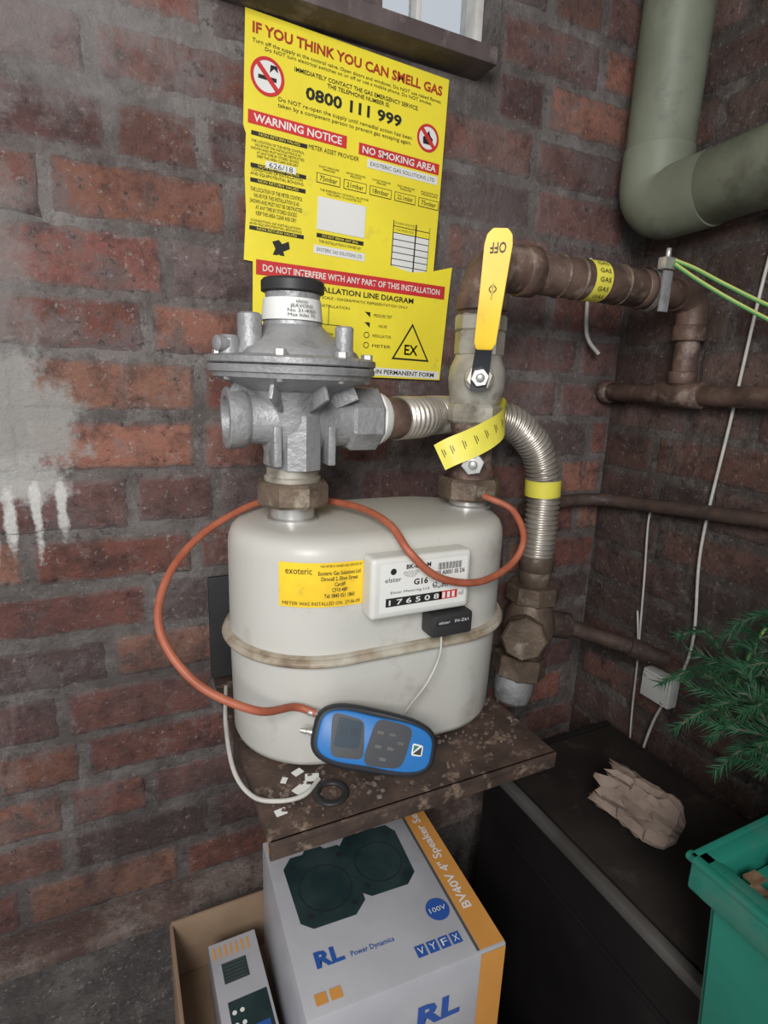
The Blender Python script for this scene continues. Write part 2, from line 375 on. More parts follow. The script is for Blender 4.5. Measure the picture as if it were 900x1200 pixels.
para = 'THE LOCATION OF THE METER CONTROL\nVALVE FOR THIS INSTALLATION IS AS\nSHOWN AND MUST NOT BE OBSTRUCTED\nAT ANY TIME BY STORED GOODS\nKEEP THIS AREA CLEAR AND DRY'
for i, q0 in enumerate((.147, .188, .207, .270)):
    B('heading_bar', .052, q0, .082, .0055, M['ink'])
    T('heading', 'NON RETURN VALVES', .052, q0, .06, .0035, M['yellow'])
for q0, h in ((.166, .022), (.196, .010), (.234, .036), (.262, .008)):
    T('small_print', para if h > .015 else 'CONDITION OF INSTALLATION\nAND EQUIPOTENTIAL BONDING', .05, q0, .078, h)
B('serial', .055, .183, .045, .009, M['white'], .0008); T('serial_text', '626/18', .055, .183, .035, .007)
T('valve_text', 'THE EMERGENCY CONTROL VALVE FOR\nTHIS SUPPLY IS LOCATED AT:', .155, .2015, .08, .007)
B('label_sheet', .152, .232, .079, .046, M['white'], .001)
B('seal_bar', .152, .263, .078, .006, M['ink']); T('seal_text', 'DO NOT BREAK ANY SEAL', .152, .263, .06, .0035, M['yellow'])
T('contact', 'THIS INSTALLATION IS OWNED BY', .152, .271, .07, .004)
B('contact_panel', .152, .283, .085, .012, M['white']); T('contact_name', 'EXOTERIC GAS SOLUTIONS LTD', .152, .283, .075, .005)
B('table', .275, .258, .068, .078, M['ink'], .0004)
for i in range(8):
    B('table_cell', .262, .2225 + i * .0098, .039, .0085, M['yellow'] if i < 2 else M['white'], .0007)
    B('table_cell', .296, .2225 + i * .0098, .024, .0085, M['yellow'] if i < 2 else M['white'], .0007)
T('table_text', 'SECONDARY METER FITTED', .262, .2225, .036, .0035); T('table_text', 'TOTAL METERS FITTED', .262, .2323, .034, .0035)
poly('running_man', [(.045, -.284), (.055, -.28), (.06, -.285), (.07, -.28), (.072, -.29), (.062, -.295), (.068, -.31), (.056, -.3), (.045, -.305), (.05, -.293)], O, R, U, M['ink'], nt, off=.0008)
a2 = math.radians(1.2); R2 = V((math.cos(a2), 0, -math.sin(a2))); U2 = V((math.sin(a2), 0, math.cos(a2))); O2 = W(.203, .8895, .170)
poly('lower_sheet', [(0, 0), (.15, .004), (.215, .004), (.225, .012), (.262, .006), (.30, .012), (.341, .024), (.338, -.03), (.333, -.165), (.2, -.167), (.0, -.168)], O2, R2, U2, M['yellow'], nt, thick=-.0008)
def T2(n, b, cx, q, w_, h, m=M['ink'], bold=0.0, rot=0): text(n, b, cx, -q, w_, h, O2, R2, U2, m, nt, bold=bold)
rect('bar_interfere', .167, -.019, .325, .021, O2, R2, U2, M['red'], nt); T2('interfere', 'DO NOT INTERFERE WITH ANY PART OF THIS INSTALLATION', .167, .019, .305, .0095, M['white'], .015)
T2('diagram_title', 'INSTALLATION LINE DIAGRAM', .175, .0385, .19, .0085, bold=.02)
T2('diagram_sub', 'NOT TO SCALE - DIAGRAMMATIC REPRESENTATION ONLY', .17, .05, .18, .004)
T2('primary', 'PRIMARY METER INSTALLATION', .10, .062, .11, .004)
for (cx, q, w_, h) in ((.11, .09, .06, .001), (.11, .115, .06, .001), (.08, .102, .001, .026), (.14, .102, .001, .026), (.10, .10, .014, .001), (.12, .075, .001, .03)):
    rect('diagram_line', cx, -q, w_, h, O2, R2, U2, M['ink'], nt)
T2('meter_location', 'METER\nLOCATION', .12, .107, .03, .009)
for i, s in enumerate(('PRESSURE TEST', 'VALVE', 'REGULATOR', 'METER')):
    T2('legend', s, .215, .068 + i * .016, .034 if i != 1 else .016, .0045)
    if i > 1:
        disc('legend_ring', .187, -.068 - i * .016, .005, O2, R2, U2, M['ink'], nt, r2=.0038)
    else: poly('legend_valve', [(.182, -.064 - i * .016), (.192, -.072 - i * .016), (.192, -.064 - i * .016)], O2, R2, U2, M['ink'], nt, off=.0006)
tri = [(.235, -.135), (.308, -.135), (.2715, -.074)]; cxx, cyy = .2715, -.1147
poly('ex_triangle', tri, O2, R2, U2, M['ink'], nt, off=.0006)
poly('ex_inner', [(cxx + (a - cxx) * .86, cyy + (b - cyy) * .86) for a, b in tri], O2, R2, U2, M['yellow'], nt, off=.0009)
T2('ex', 'EX', .2715, .118, .026, .017, bold=.02)
rect('bottom_panel', .2, -.157, .26, .013, O2, R2, U2, M['white'], nt); T2('bottom_text', 'COMPLETE ALL SECTIONS IN PERMANENT FORM', .195, .157, .25, .0075, bold=.02)

# ------------------------------------------------------------------ gas meter (stadium plan)
MY, HD, CXL, CXR = .712, .1175, .2436, .4134
ZB = -.4995
gm = empty('gas_meter')
def ring_pts(ins, z):
    out = []; r = HD - ins; n = 44
    for i in range(n + 1):
        t = -math.pi / 2 + math.pi * i / n; out.append(W(CXR + r * math.cos(t), MY + r * math.sin(t), z))
    for i in range(1, 8): out.append(W(CXR + (CXL - CXR) * i / 8, MY + r, z))
    for i in range(n + 1):
        t = math.pi / 2 + math.pi * i / n; out.append(W(CXL + r * math.cos(t), MY + r * math.sin(t), z))
    for i in range(1, 8): out.append(W(CXL + (CXR - CXL) * i / 8, MY - r, z))
    return out
def ringmesh(name, levels, m, parent):
    bm = bmesh.new(); rs = [[bm.verts.new(p) for p in ring_pts(i, z)] for i, z in levels]; n = len(rs[0])
    for A, B_ in zip(rs, rs[1:]):
        for i in range(n): bm.faces.new((A[i], A[(i + 1) % n], B_[(i + 1) % n], B_[i]))
    bm.faces.new(rs[0]); bm.faces.new(rs[-1]); return bmobj(name, bm, m, parent, 50)
ringmesh('body', [(.03, ZB), (.012, ZB + .001), (.006, ZB + .005), (.003, ZB + .013), (0, -.35), (0, -.220), (.0012, -.209), (.005, -.199), (.012, -.193), (.03, -.189)], M['meter'], gm)
ringmesh('seam_band', [(-.001, -.3515), (-.005, -.351), (-.0095, -.3485), (-.011, -.3455), (-.0095, -.342), (-.006, -.340), (-.007, -.338), (-.005, -.3365), (0, -.336)], M['band'], gm)
def front(x, off=.001):
    r = HD + off
    dx = CXL - x if x < CXL else (x - CXR if x > CXR else 0)
    return MY - math.sqrt(max(1e-6, r * r - dx * dx))
def wrap(off): return lambda p: V((p.x, front(p.x, off), p.z))
def patch(name, x0, x1, z0, z1, off, m, parent):
    bm = bmesh.new(); n = 20; g = [[bm.verts.new(W(x0 + (x1 - x0) * i / n, front(x0 + (x1 - x0) * i / n, off), z)) for z in (z0, z1)] for i in range(n + 1)]
    for i in range(n): bm.faces.new((g[i][0], g[i + 1][0], g[i + 1][1], g[i][1]))
    return bmobj(name, bm, m, parent, 40)
patch('yellow_label', .167, .266, -.272, -.216, .001, M['hyellow'], gm)
XR_, ZU = V((1, 0, 0)), V((0, 0, 1)); OM = W(0, .5, 0)
text('label_logo', 'exoteric', .187, -.226, .028, .008, OM, XR_, ZU, M['ink'], gm, fn=wrap(.0018))
text('label_head', 'THIS METER IS OWNED AND SERVICED BY', .236, -.220, .052, .003, OM, XR_, ZU, M['ink'], gm, fn=wrap(.0018))
text('label_text', 'Exoteric Gas Solutions Ltd\nDirocell 2, Elton Street\nCardiff\nCF10 4BP\nTel: 0845 051 1860', .234, -.243, .052, .034, OM, XR_, ZU, M['ink'], gm, bold=.01, fn=wrap(.0018))
text('label_foot', 'METER WAS INSTALLED ON  27-06-09', .215, -.267, .09, .0045, OM, XR_, ZU, M['ink'], gm, fn=wrap(.0018))
box('index_housing', W(.333, .581, -.247), (.140, .030, .078), M['offwhite'], gm, bevel=.007, segs=4)
OI = W(.333, .566, -.247)
def I(n, cx, cy, w_, h, m, off=.0006): rect(n, cx, cy, w_, h, OI, XR_, ZU, m, gm, off)
def IT(n, b, cx, cy, w_, h, m=M['ink'], bold=0, off=.0012): text(n, b, cx, cy, w_, h, OI, XR_, ZU, m, gm, off, bold)
I('index_plate', .002, .001, .122, .062, M['white'])
IT('brand_text', 'elster', -.042, .012, .022, .006); disc('brand_mark', -.042, .022, .004, OI, XR_, ZU, M['ink'], gm, .001)
IT('type', 'BK-G16 M', -.008, .0265, .034, .006, bold=.03); IT('size', 'G16', -.004, .006, .020, .008, bold=.03)
IT('spec', 'Qmax 25 m3/h\nQmin 0.16 m3/h\npmax 0.5 bar\nV 6 dm3', -.018, .017, .022, .008)
for i in range(22): I('barcode', .020 + i * .0016, .022, .0005 + .0006 * (i * 7 % 3) / 2, .009, M['ink'], .0011)
IT('serial', 'M 025 A0001 05 D6', .034, .0135, .05, .006, bold=.02)
IT('approval', '62   MO1K 26', .035, -.001, .045, .006, bold=.01)
IT('tested', 'Elster Metering Ltd   England', -.005, -.005, .08, .004)
I('counter', -.012, -.017, .078, .011, M['ink'], .001); I('counter_dec', .037, -.017, .026, .011, M['red'], .001)
IT('digits', '1 7 6 5 0 8', -.012, -.017, .07, .007, M['white'], .015, .0016); IT('m3', 'm3', .056, -.017, .007, .006)
for i in range(3): I('dial_mark', .03 + i * .007, -.017, .004, .008, M['white'], .0014)
box('pulse_unit', W(.377, .575, -.305), (.060, .030, .030), M['black'], gm, bevel=.004)
rect('pulse_label', .0, .004, .05, .006, W(.377, .5595, -.305), XR_, ZU, M['darkgrey'], gm); text('pulse_text', 'elster   IN-Z61', 0, 0.006, .044, .004, W(.377, .5595, -.305), XR_, ZU, M['white'], gm, off=.001)
P1x, P2x = .2106, .490
for px in (P1x, P2x):
    lathe('meter_spigot', [(.034, 0), (.034, .004), (.029, .006), (.029, .024), (.033, .024), (.033, .028), (.028, .03)], W(px, MY, -.190), ZU, M['steel'], gm, 32)

# ------------------------------------------------------------------ regulator
rg = empty('gas_regulator')
hexnut('union_nut', W(P1x, MY, -.168), W(P1x, MY, -.136), .049, M['brass'], rg, .15, 8)
lathe('union_neck', [(.037, 0), (.037, .006), (.034, .008), (.034, .026)], W(P1x, MY, -.137), ZU, M['nickel'], rg)
lathe('inlet_body', [(.034, -.118), (.038, -.114), (.037, -.098), (.042, -.08), (.046, -.058), (.046, -.04), (.056, -.022), (.082, -.012), (.098, -.006), (.100, .0)], W(P1x, MY, 0), ZU, M['alu'], rg, 48)
for k in range(8):
    t = k * math.pi / 4 + .2
    box('rib', W(P1x + math.cos(t) * .060, MY + math.sin(t) * .060, -.024), (.044, .005, .03), M['alu'], rg, Matrix.Rotation(t, 3, 'Z') @ Matrix.Rotation(-.42, 3, 'Y'), .001)
lathe('lower_flange', [(.094, -.002), (.103, 0), (.104, .006), (.102, .0085)], W(P1x, MY, 0), ZU, M['alu'], rg, 64)
lathe('upper_flange', [(.102, .0095), (.1045, .011), (.1045, .017), (.100, .0195), (.084, .021), (.080, .027), (.066, .035), (.052, .043), (.041, .053), (.037, .057)], W(P1x, MY, 0), ZU, M['alu'], rg, 64)
lathe('tower', [(.037, .052), (.036, .06), (.033, .088), (.034, .096)], W(P1x, MY, 0), ZU, M['alu'], rg, 40)
lathe('tower_label', [(.0375, .062), (.0372, .064), (.0352, .086), (.035, .087)], W(P1x - .001, MY - .001, 0), ZU, M['white'], rg, 40, cap=False)
text('tower_text', 'elster\nJEAVONS\nNo. 21-4060\nMax Inlet 75', .0, .0, .034, .019, W(P1x, MY - .0395, .075), XR_, ZU, M['ink'], rg, fn=lambda p: V((p.x, MY - math.sqrt(max(0, .0392 ** 2 - (p.x - P1x) ** 2)) - .0005, p.z)))
lathe('cap', [(.034, .094), (.0385, .096), (.0385, .107), (.036, .110), (.02, .1105)], W(P1x, MY, 0), ZU, M['black'], rg, 40)
for k in range(8):
    t = k * math.pi / 4 + .35
    c = W(P1x + math.cos(t) * .093, MY + math.sin(t) * .093, .016)
    hexnut('flange_bolt', c, c + V((0, 0, .010)), .0075, M['steel'], rg)
    cyl('bolt_end', c - V((0, 0, .026)), c, .004, M['steel'], rg)
for dx, dy, h, r in ((-.060, -.03, .046, .014), (.045, -.060, .036, .011)):
    c = W(P1x + dx, MY + dy, .02); lathe('side_tower', [(r * 1.25, 0), (r * 1.15, .006), (r, .01), (r, h - .002), (r * .8, h)], c, ZU, M['alu'], rg, 24)
c = W(P1x - .084, MY - .03, .018); lathe('vent', [(.012, 0), (.012, .018), (.009, .022)], c, ZU, M['alu'], rg, 20)
lathe('vent_plug', [(.009, 0), (.009, .012), (.006, .014)], c + V((-.004, -.004, .012)), (-1, -.4, 0), M['alu'], rg, 16)
zc = -.056
lathe('port_left', [(.046, 0), (.036, .03), (.032, .045), (.032, .058), (.036, .062), (.038, .066), (.038, .083), (.036, .085), (.027, .085), (.0255, .082), (.025, .03), (.001, .03)], W(P1x, MY, zc), (-1, 0, 0), M['alu'], rg, 40, cap=False)
lathe('port_hole', [(.0248, .0), (.0248, .012), (.001, .012)], W(P1x - .06, MY, zc), (1, 0, 0), M['aludark'], rg, 32)
lathe('port_right', [(.046, 0), (.038, .03), (.036, .075)], W(P1x, MY, zc), (1, 0, 0), M['alu'], rg, 40)
hexnut('port_octagon', W(P1x + .07, MY, zc), W(P1x + .115, MY, zc), .044, M['alu'], rg, math.pi / 8, 8)
lathe('nose', [(.030, -.118), (.030, -.05)], W(P1x + .003, MY - .018, 0), ZU, M['alu'], rg, 8)
box('web', W(P1x - .03, MY - .02, -.088), (.01, .04, .05), M['alu'], rg); box('web', W(P1x + .04, MY - .02, -.088), (.01, .04, .05), M['alu'], rg)

# ------------------------------------------------------------------ flexible hose and outlet fittings
fh = empty('corrugated_gas_hose')
lathe('jointing_paste', [(.036, 0), (.037, .003), (.033, .012), (.030, .016)], W(P1x + .114, MY, zc), (1, .05, 0), M['white'], fh, 28)
cyl('threaded_nipple', W(P1x + .125, MY, zc), W(P1x + .158, MY + .006, zc), .029, M['iron'], fh)
hp = [W(.362, .717, zc), W(.41, .738, zc), W(.465, .782, zc), W(.545, .80, zc - .001), W(.625, .797, -.068), W(.682, .793, -.112), W(.708, .79, -.175), W(.711, .79, -.245), W(.71, .79, -.318)]
sweep('corrugations', hp, lambda s: .0262 + .0046 * (.5 + .5 * math.cos(2 * math.pi * s / .0095)), M['hose'], fh, 28, 20, .0012)
lathe('yellow_tape_band', [(.0325, 0), (.0325, .03)], W(.7075, .79, -.200), (-.06, 0, 1), M['ytape'], fh, 32, cap=False)
cyl('end_collar', W(.71, .79, -.345), W(.71, .79, -.315), .032, M['brass'], fh)
fit = empty('outlet_pipe_fitting')
FX, FY = .708, .788
cyl('tapered_neck', W(FX, FY, -.375), W(FX, FY, -.344), .029, M['brass'], fit)
hexnut('upper_nut', W(FX, FY, -.407), W(FX, FY, -.372), .050, M['brass'], fit, .3, 8)
lathe('tee_body', [(.034, 0), (.040, .02), (.047, .04), (.050, .06), (.047, .08), (.038, .10), (.034, .115)], W(FX - .020, FY - .012, -.512), (.15, .05, 1), M['brass'], fit, 32)
hexnut('lower_nut', W(FX - .034, FY - .018, -.548), W(FX - .028, FY - .016, -.506), .050, M['brass'], fit, .1, 8)
lathe('grey_cap', [(.022, 0), (.032, .008), (.037, .03), (.037, .055)], W(FX - .050, FY - .026, -.60), (.16, .08, 1), M['alu'], fit, 28)
cyl('side_branch', W(FX - .015, FY, -.452), W(FX - .060, FY - .055, -.448), .033, M['brass'], fit)
hexnut('side_plug', W(FX - .055, FY - .05, -.449), W(FX - .070, FY - .068, -.448), .041, M['brass'], fit, 0, 8)
cyl('right_branch', W(FX, FY, -.448), W(FX + .075, FY - .025, -.462), .026, M['irondk'], fit)
sweep('branch_pipe', [W(FX + .06, FY - .02, -.458), W(.83, .735, -.478), W(.90, .69, -.500), W(.945, .66, -.515)], .0155, M['irondk'], fit, 16)
lathe('pipe_coupling', [(.020, 0), (.020, .035)], W(.885, .70, -.495), V((.045, -.03, -.016)), M['irondk'], fit, 20)

# ------------------------------------------------------------------ valve stack and gas pipe
gp = empty('gas_supply_pipe')
hexnut('union_nut', W(P2x, MY, -.176), W(P2x, MY, -.143), .047, M['brass'], gp, .4, 8)
lathe('lower_body', [(.035, -.144), (.034, -.13), (.031, -.12), (.031, -.075), (.034, -.07), (.034, -.06)], W(P2x, MY, 0), ZU, M['iron'], gp, 32)
sd = V((-.52, -.854, 0)); sr = V((.854, -.52, 0))
c = W(P2x, MY, -.116)
cyl('test_point_boss', c, c + sd * .045, .013, M['iron'], gp); hexnut('test_point_nut', c + sd * .043, c + sd * .057, .017, M['steel'], gp); cyl('test_point_screw', c + sd * .05, c + sd * .068, .006, M['steel'], gp)
hexnut('elbow_union', W(P2x, MY, .068), W(P2x, MY, .092), .037, M['nickel'], gp, .2, 8)
lathe('elbow_collar', [(.030, 0), (.0365, .004), (.0365, .022), (.034, .026)], W(P2x, MY, .094), ZU, M['iron'], gp, 32)
sweep('elbow', [W(P2x, MY, .09), W(P2x, MY, .122), W(P2x + .006, MY, .142), W(P2x + .022, MY, .155), W(P2x + .045, MY, .158), W(P2x + .075, MY, .158)], .0325, M['iron'], gp, 28)
cyl('elbow_end_collar', W(P2x + .058, MY, .158), W(P2x + .085, MY, .158), .0355, M['iron'], gp)
cyl('horizontal_pipe', W(P2x + .08, MY, .158), W(.80, MY, .157), .0295, M['iron'], gp, 32)
for x in (.62, .655, .745): lathe('weld_ring', [(.0295, 0), (.0315, .003), (.0295, .006)], W(x, MY, .158), (1, 0, 0), M['brass'], gp, 32)
cyl('reducer', W(.79, MY, .157), W(.815, MY, .157), .031, M['iron'], gp)
cyl('horizontal_pipe_end', W(.81, MY, .157), W(.90, MY, .156), .024, M['iron'], gp)
lathe('yellow_gas_tape', [(.0302, 0), (.0304, .034)], W(.672, MY, .158), (1, 0, 0), M['ytape'], gp, 32, cap=False)
for k in range(5):
    t = -.9 + k * .42
    o = W(.689, MY - .0312 * math.cos(t), .158 + .0312 * math.sin(t)); text('tape_text', 'GAS', 0, 0, .022, .0065, o, XR_, V((0, math.sin(t), math.cos(t))), M['ink'], gp)
sweep('drop_elbow', [W(.885, MY, .156), W(.905, MY, .155), W(.924, .711, .145), W(.931, .71, .122), W(.931, .71, .10)], .026, M['iron'], gp, 24)
cyl('drop_collar', W(.931, .71, .082), W(.931, .71, .108), .0285, M['iron'], gp)
cyl('drop_pipe', W(.931, .71, .005), W(.931, .71, .09), .0205, M['iron'], gp)
cyl('drop_tee_neck', W(.931, .71, .008), W(.931, .71, .03), .0245, M['iron'], gp)
cyl('tee', W(.931, .665, -.010), W(.931, .755, -.010), .0235, M['iron'], gp)
cyl('wall_pipe', W(.931, .10, -.006), W(.931, .91, -.012), .0175, M['iron'], gp)
cyl('wall_pipe_collar', W(.931, .868, -.012), W(.931, .885, -.012), .023, M['iron'], gp)

gv = empty('gas_isolation_valve')
hexnut('lower_hex', W(P2x, MY, -.062), W(P2x, MY, -.034), .040, M['nickel'], gv, .1, 8)
lathe('valve_body', [(.034, -.036), (.037, -.03), (.041, -.012), (.042, .002), (.040, .018), (.035, .03), (.033, .036)], W(P2x, MY, 0), ZU, M['nickel'], gv, 40)
hexnut('upper_hex', W(P2x, MY, .034), W(P2x, MY, .070), .036, M['nickel'], gv, .1, 8)
c = W(P2x, MY, .004)
cyl('stem_boss', c, c + sd * .056, .020, M['nickel'], gv); hexnut('packing_nut', c + sd * .054, c + sd * .064, .019, M['nickel'], gv)
hexnut('stem_nut', c + sd * .064, c + sd * .076, .0125, M['steel'], gv); cyl('stem', c + sd * .074, c + sd * .082, .006, M['steel'], gv)
tl = (ZU + sr * .06).normalized()
def lever(pts, th, m, nm):
    bm = bmesh.new(); R_ = []
    for (s, d, wv) in pts:
        o = c + sd * (.066 + d) + tl * s
        R_.append([bm.verts.new(o + sr * (-wv / 2)), bm.verts.new(o + sr * (wv / 2)), bm.verts.new(o + sr * (wv / 2) + sd * th), bm.verts.new(o - sr * (wv / 2) + sd * th)])
    for A, B_ in zip(R_, R_[1:]):
        for i in range(4): bm.faces.new((A[i], A[(i + 1) % 4], B_[(i + 1) % 4], B_[i]))
    bm.faces.new(R_[0]); bm.faces.new(R_[-1])
    bmesh.ops.bevel(bm, geom=bm.edges[:], offset=.0008, segments=2, affect='EDGES')
    return bmobj(nm, bm, m, gv, 40)
lever([(-.018, -.001, .022), (.012, -.001, .024), (.038, .008, .022), (.056, .014, .024)], .003, M['darkgrey'], 'lever_root')
lever([(.036, .0075, .020), (.044, .0105, .028), (.12, .014, .032), (.164, .014, .035), (.176, .014, .031), (.183, .014, .018)], .006, M['hyellow'], 'lever_sleeve')
oL = c + sd * .0870 + tl * .12
text('lever_arrow', '<|>', 0, -.012, .010, .02, oL, sr, tl, M['ink'], gv, off=.0005); text('lever_text', 'OFF', 0, .040, .020, .013, oL, sr, tl, M['ink'], gv, off=.0005, rot=3.2, bold=.01)
def ribbon(name, pts, wv, m, parent, n=8):
    P = resample(pts, n); bm = bmesh.new(); g = []
    for i, p in enumerate(P):
        T_ = (P[min(i + 1, len(P) - 1)] - P[max(i - 1, 0)]).normalized(); out = (p - W(P2x, MY, p.z - ZC)); out.z = 0; out.normalize()
        up_ = out.cross(T_).normalized(); up_ = up_ if up_.z > 0 else -up_
        g.append((p, up_, out, T_))
    vs = [[bm.verts.new(p - u_ * wv / 2), bm.verts.new(p + u_ * wv / 2)] for p, u_, o_, t_ in g]
    for A, B_ in zip(vs, vs[1:]): bm.faces.new((A[0], B_[0], B_[1], A[1]))
    bmobj(name, bm, m, parent, 60)
    bm = bmesh.new()
    for i in range(3, len(g) - 2, 5):
        p, u_, o_, t_ = g[i]
        for s, h in ((0, .008), (.003, .005)):
            q = p + o_ * .0008 + t_ * s + u_ * .004
            a = [bm.verts.new(q + t_ * x + u_ * z_) for x, z_ in ((0, -h), (.0011, -h), (.0011, h * .6), (0, h * .6))]; bm.faces.new(a)
    bmobj(name + '_print', bm, M['ink'], parent, 0)
ribbon('yellow_warning_tape', [(P2x + a, MY + b, z + ZC) for a, b, z in ((-.074, -.030, -.108), (-.06, -.040, -.098), (-.035, -.050, -.086), (-.01, -.053, -.074), (.015, -.047, -.062), (.036, -.028, -.050), (.046, .002, -.042), (.036, .03, -.041), (.0, .046, -.046))], .040, M['ytape'], gv)

# earth clamp and wires
ec = empty('earth_clamp')
lathe('strap', [(.0335, 0), (.0335, .014)], W(.805, MY, .157), (1, 0, 0), M['steel'], ec, 28, cap=False)
box('clamp_tag', W(.812, .674, .150), (.018, .006, .062), M['alu'], ec, bevel=.0015)
box('clamp_block', W(.812, .678, .192), (.024, .016, .018), M['steel'], ec, bevel=.002)
cyl('clamp_screw', W(.812, .678, .2), W(.812, .678, .215), .004, M['steel'], ec)
def earth(name, pts, r=.003):
    e = empty(name); sweep('green_core', pts, r, M['earth'], e, 10)
    P = [V(p) + V((-.001, -.001, .0014)) for p in pts]; sweep('yellow_stripe', P, r * .6, M['earthy'], e, 8); return e
earth('earth_wire', [W(.82, .67, .196), W(.838, .645, .182), W(.862, .61, .158), W(.90, .565, .128), W(.93, .49, .09), W(.94, .38, .04)])
earth('earth_wire', [W(.818, .668, .190), W(.838, .64, .166), (.868, .60, .135 + ZC), W(.902, .555, .104), W(.93, .48, .06), W(.94, .37, .025)])
earth('earth_wire', [W(.94, .42, -.25), W(.93, .475, -.34), W(.925, .50, -.42), W(.93, .52, -.52), W(.94, .54, -.6)])

# other services on the walls
sweep('iron_pipe', [W(.73, .868, -.246), W(.80, .868, -.240), W(.87, .86, -.234), W(.915, .83, -.230), W(.932, .77, -.226), W(.936, .6, -.208), W(.936, .4, -.19), W(.936, .05, -.165)], .0135, M['irondk'], None, 16)
dp = empty('green_drainpipe')
cyl('vertical_pipe', W(.893, .795, .36), W(.893, .795, 1.08), .056, M['green'], dp, 40)
sweep('bend', [W(.893, .795, .40), W(.893, .795, .345), W(.894, .785, .325), W(.895, .765, .313), W(.896, .735, .313), W(.897, .68, .316)], .058, M['green'], dp, 40)
cyl('horizontal_pipe', W(.896, .72, .314), W(.899, -.1, .37), .056, M['green'], dp, 40)
def cable(name, pts, r=.0022, m='wire'): return sweep(name, pts, r, M[m], None, 8)
cable('white_cable', [W(.956, .57, .36), W(.956, .606, .232), W(.955, .623, -.046), W(.954, .635, -.28), W(.954, .620, -.482), W(.953, .67, -.66), W(.95, .69, -.81), W(.945, .70, -.95)], .0028)
cable('white_cable', [W(.952, .745, -.225), W(.953, .752, -.26), W(.954, .742, -.38), W(.954, .733, -.495), W(.954, .728, -.56), W(.954, .72, -.7), W(.95, .70, -.85)])
cable('white_cable', [W(.956, .748, -.45), W(.952, .725, -.53), W(.955, .70, -.51), W(.956, .703, -.545)])
cable('white_cable', [W(.845, .88, .235), W(.845, .872, .12), W(.85, .865, .085), W(.87, .855, .06)], .004)
cable('white_cable', [W(.715, .885, -.60), W(.72, .87, -.70), W(.735, .86, -.80), W(.74, .855, -.9)])
jb = empty('junction_box')
box('body', W(.952, .668, -.580), (.026, .066, .060), M['offwhite'], jb, bevel=.004); box('lid', W(.937, .668, -.580), (.006, .058, .052), M['offwhite'], jb, bevel=.002)
for dy, dz in ((-.022, -.019), (.022, .019)): cyl('screw', W(.935, .668 + dy, -.58 + dz), W(.932, .668 + dy, -.58 + dz), .003, M['steel'], jb, 12)

# ------------------------------------------------------------------ shelf with clutter
SZ = ZB - .0005
sh = empty('metal_shelf')
box('plate', W(.3275, .700, SZ - .005), (.405, .385, .010), M['shelf'], sh, bevel=.002)
box('front_lip', W(.3275, .511, SZ - .012), (.405, .006, .024), M['shelf'], sh, bevel=.002)
for x in (.17, .48):
    box('bracket', W(x, .70, SZ - .020), (.03, .37, .02), M['irondk'], sh); box('bracket_upright', W(x, .882, SZ - .1), (.03, .012, .16), M['irondk'], sh)
box('black_back_plate', W(.215, .872, -.405), (.19, .008, .175), M['black'], None, bevel=.002)
def torus(name, c, R0, r, m, n=40, k=12):
    bm = bmesh.new(); rs = []
    for i in range(n):
        t = 6.28319 * i / n; rs.append([bm.verts.new(V(c) + V(((R0 + r * math.cos(6.28319 * j / k)) * math.cos(t), (R0 + r * math.cos(6.28319 * j / k)) * math.sin(t), .6 * r * math.sin(6.28319 * j / k)))) for j in range(k)])
    for i in range(n):
        for j in range(k): bm.faces.new((rs[i][j], rs[(i + 1) % n][j], rs[(i + 1) % n][(j + 1) % k], rs[i][(j + 1) % k]))
    return bmobj(name, bm, m, None, 60)
torus('rubber_ring', W(.212, .553, SZ + .003), .018, .0045, M['black'])
for (x, y, a, s) in ((.148, .548, .1, .012), (.183, .575, .5, .020), (.200, .590, -.3, .016), (.186, .606, .4, .012), (.166, .598, 1.0, .009)):
    box('paper_scrap', W(x, y, SZ + .0012), (s * 1.1, s * .8, .0012), M['white'], None, Matrix.Rotation(a, 3, 'Z'), 0)
bm = bmesh.new()
for i in range(220):
    x, y = (random.uniform(.13, .50), random.uniform(.515, .60)) if i % 3 else (random.uniform(.47, .52), random.uniform(.55, .88))
    s = random.uniform(.0015, .0045)
    bmesh.ops.create_cube(bm, size=1, matrix=Matrix.Translation(W(x, y, SZ + s * .3)) @ Matrix.Rotation(random.uniform(0, 3), 4, 'Z') @ Matrix.Diagonal((s * 1.5, s, s * .6, 1)))
bmobj('mortar_crumbs', bm, M['ledge'], sh, 0)
sweep('grey_signal_cable', [W(.370, .575, -.322), W(.360, .560, -.345), W(.342, .555, -.375), W(.325, .562, -.405), W(.315, .578, -.44)], .0017, M['wire'], None, 8)
sweep('white_loop_cable', [W(.128, .78, -.46), W(.113, .70, -.468), W(.108, .62, -.482), W(.122, .578, -.492), W(.15, .562, -.4955), W(.18, .560, -.4955), W(.205, .578, -.494)], .0028, M['wire'], None, 10)

# ------------------------------------------------------------------ manometer and hose
mm = empty('digital_manometer')
rot = Matrix.Rotation(math.radians(-19), 3, 'Z') @ Matrix.Rotation(math.radians(-28), 3, 'X')
rr, uu = rot @ V((1, 0, 0)), rot @ V((0, 0, 1)); nn_ = rr.cross(uu)
tilt = math.radians(-12); rr, uu = rr * math.cos(tilt) + uu * math.sin(tilt), uu * math.cos(tilt) - rr * math.sin(tilt)
MC = W(.264, .545, -.433)
def outl(w_, h, e=3.2, n=48, waist=.0):
    P = []
    for i in range(n):
        t = 6.28319 * i / n; c_, s_ = math.cos(t), math.sin(t)
        x = w_ / 2 * math.copysign(abs(c_) ** (2 / e), c_); y = h / 2 * math.copysign(abs(s_) ** (2 / e), s_)
        y *= 1 - .12 * (x / w_ + .5) - waist * math.exp(-((x + w_ * .05) / (w_ * .18)) ** 2)
        P.append((x, y))
    return P
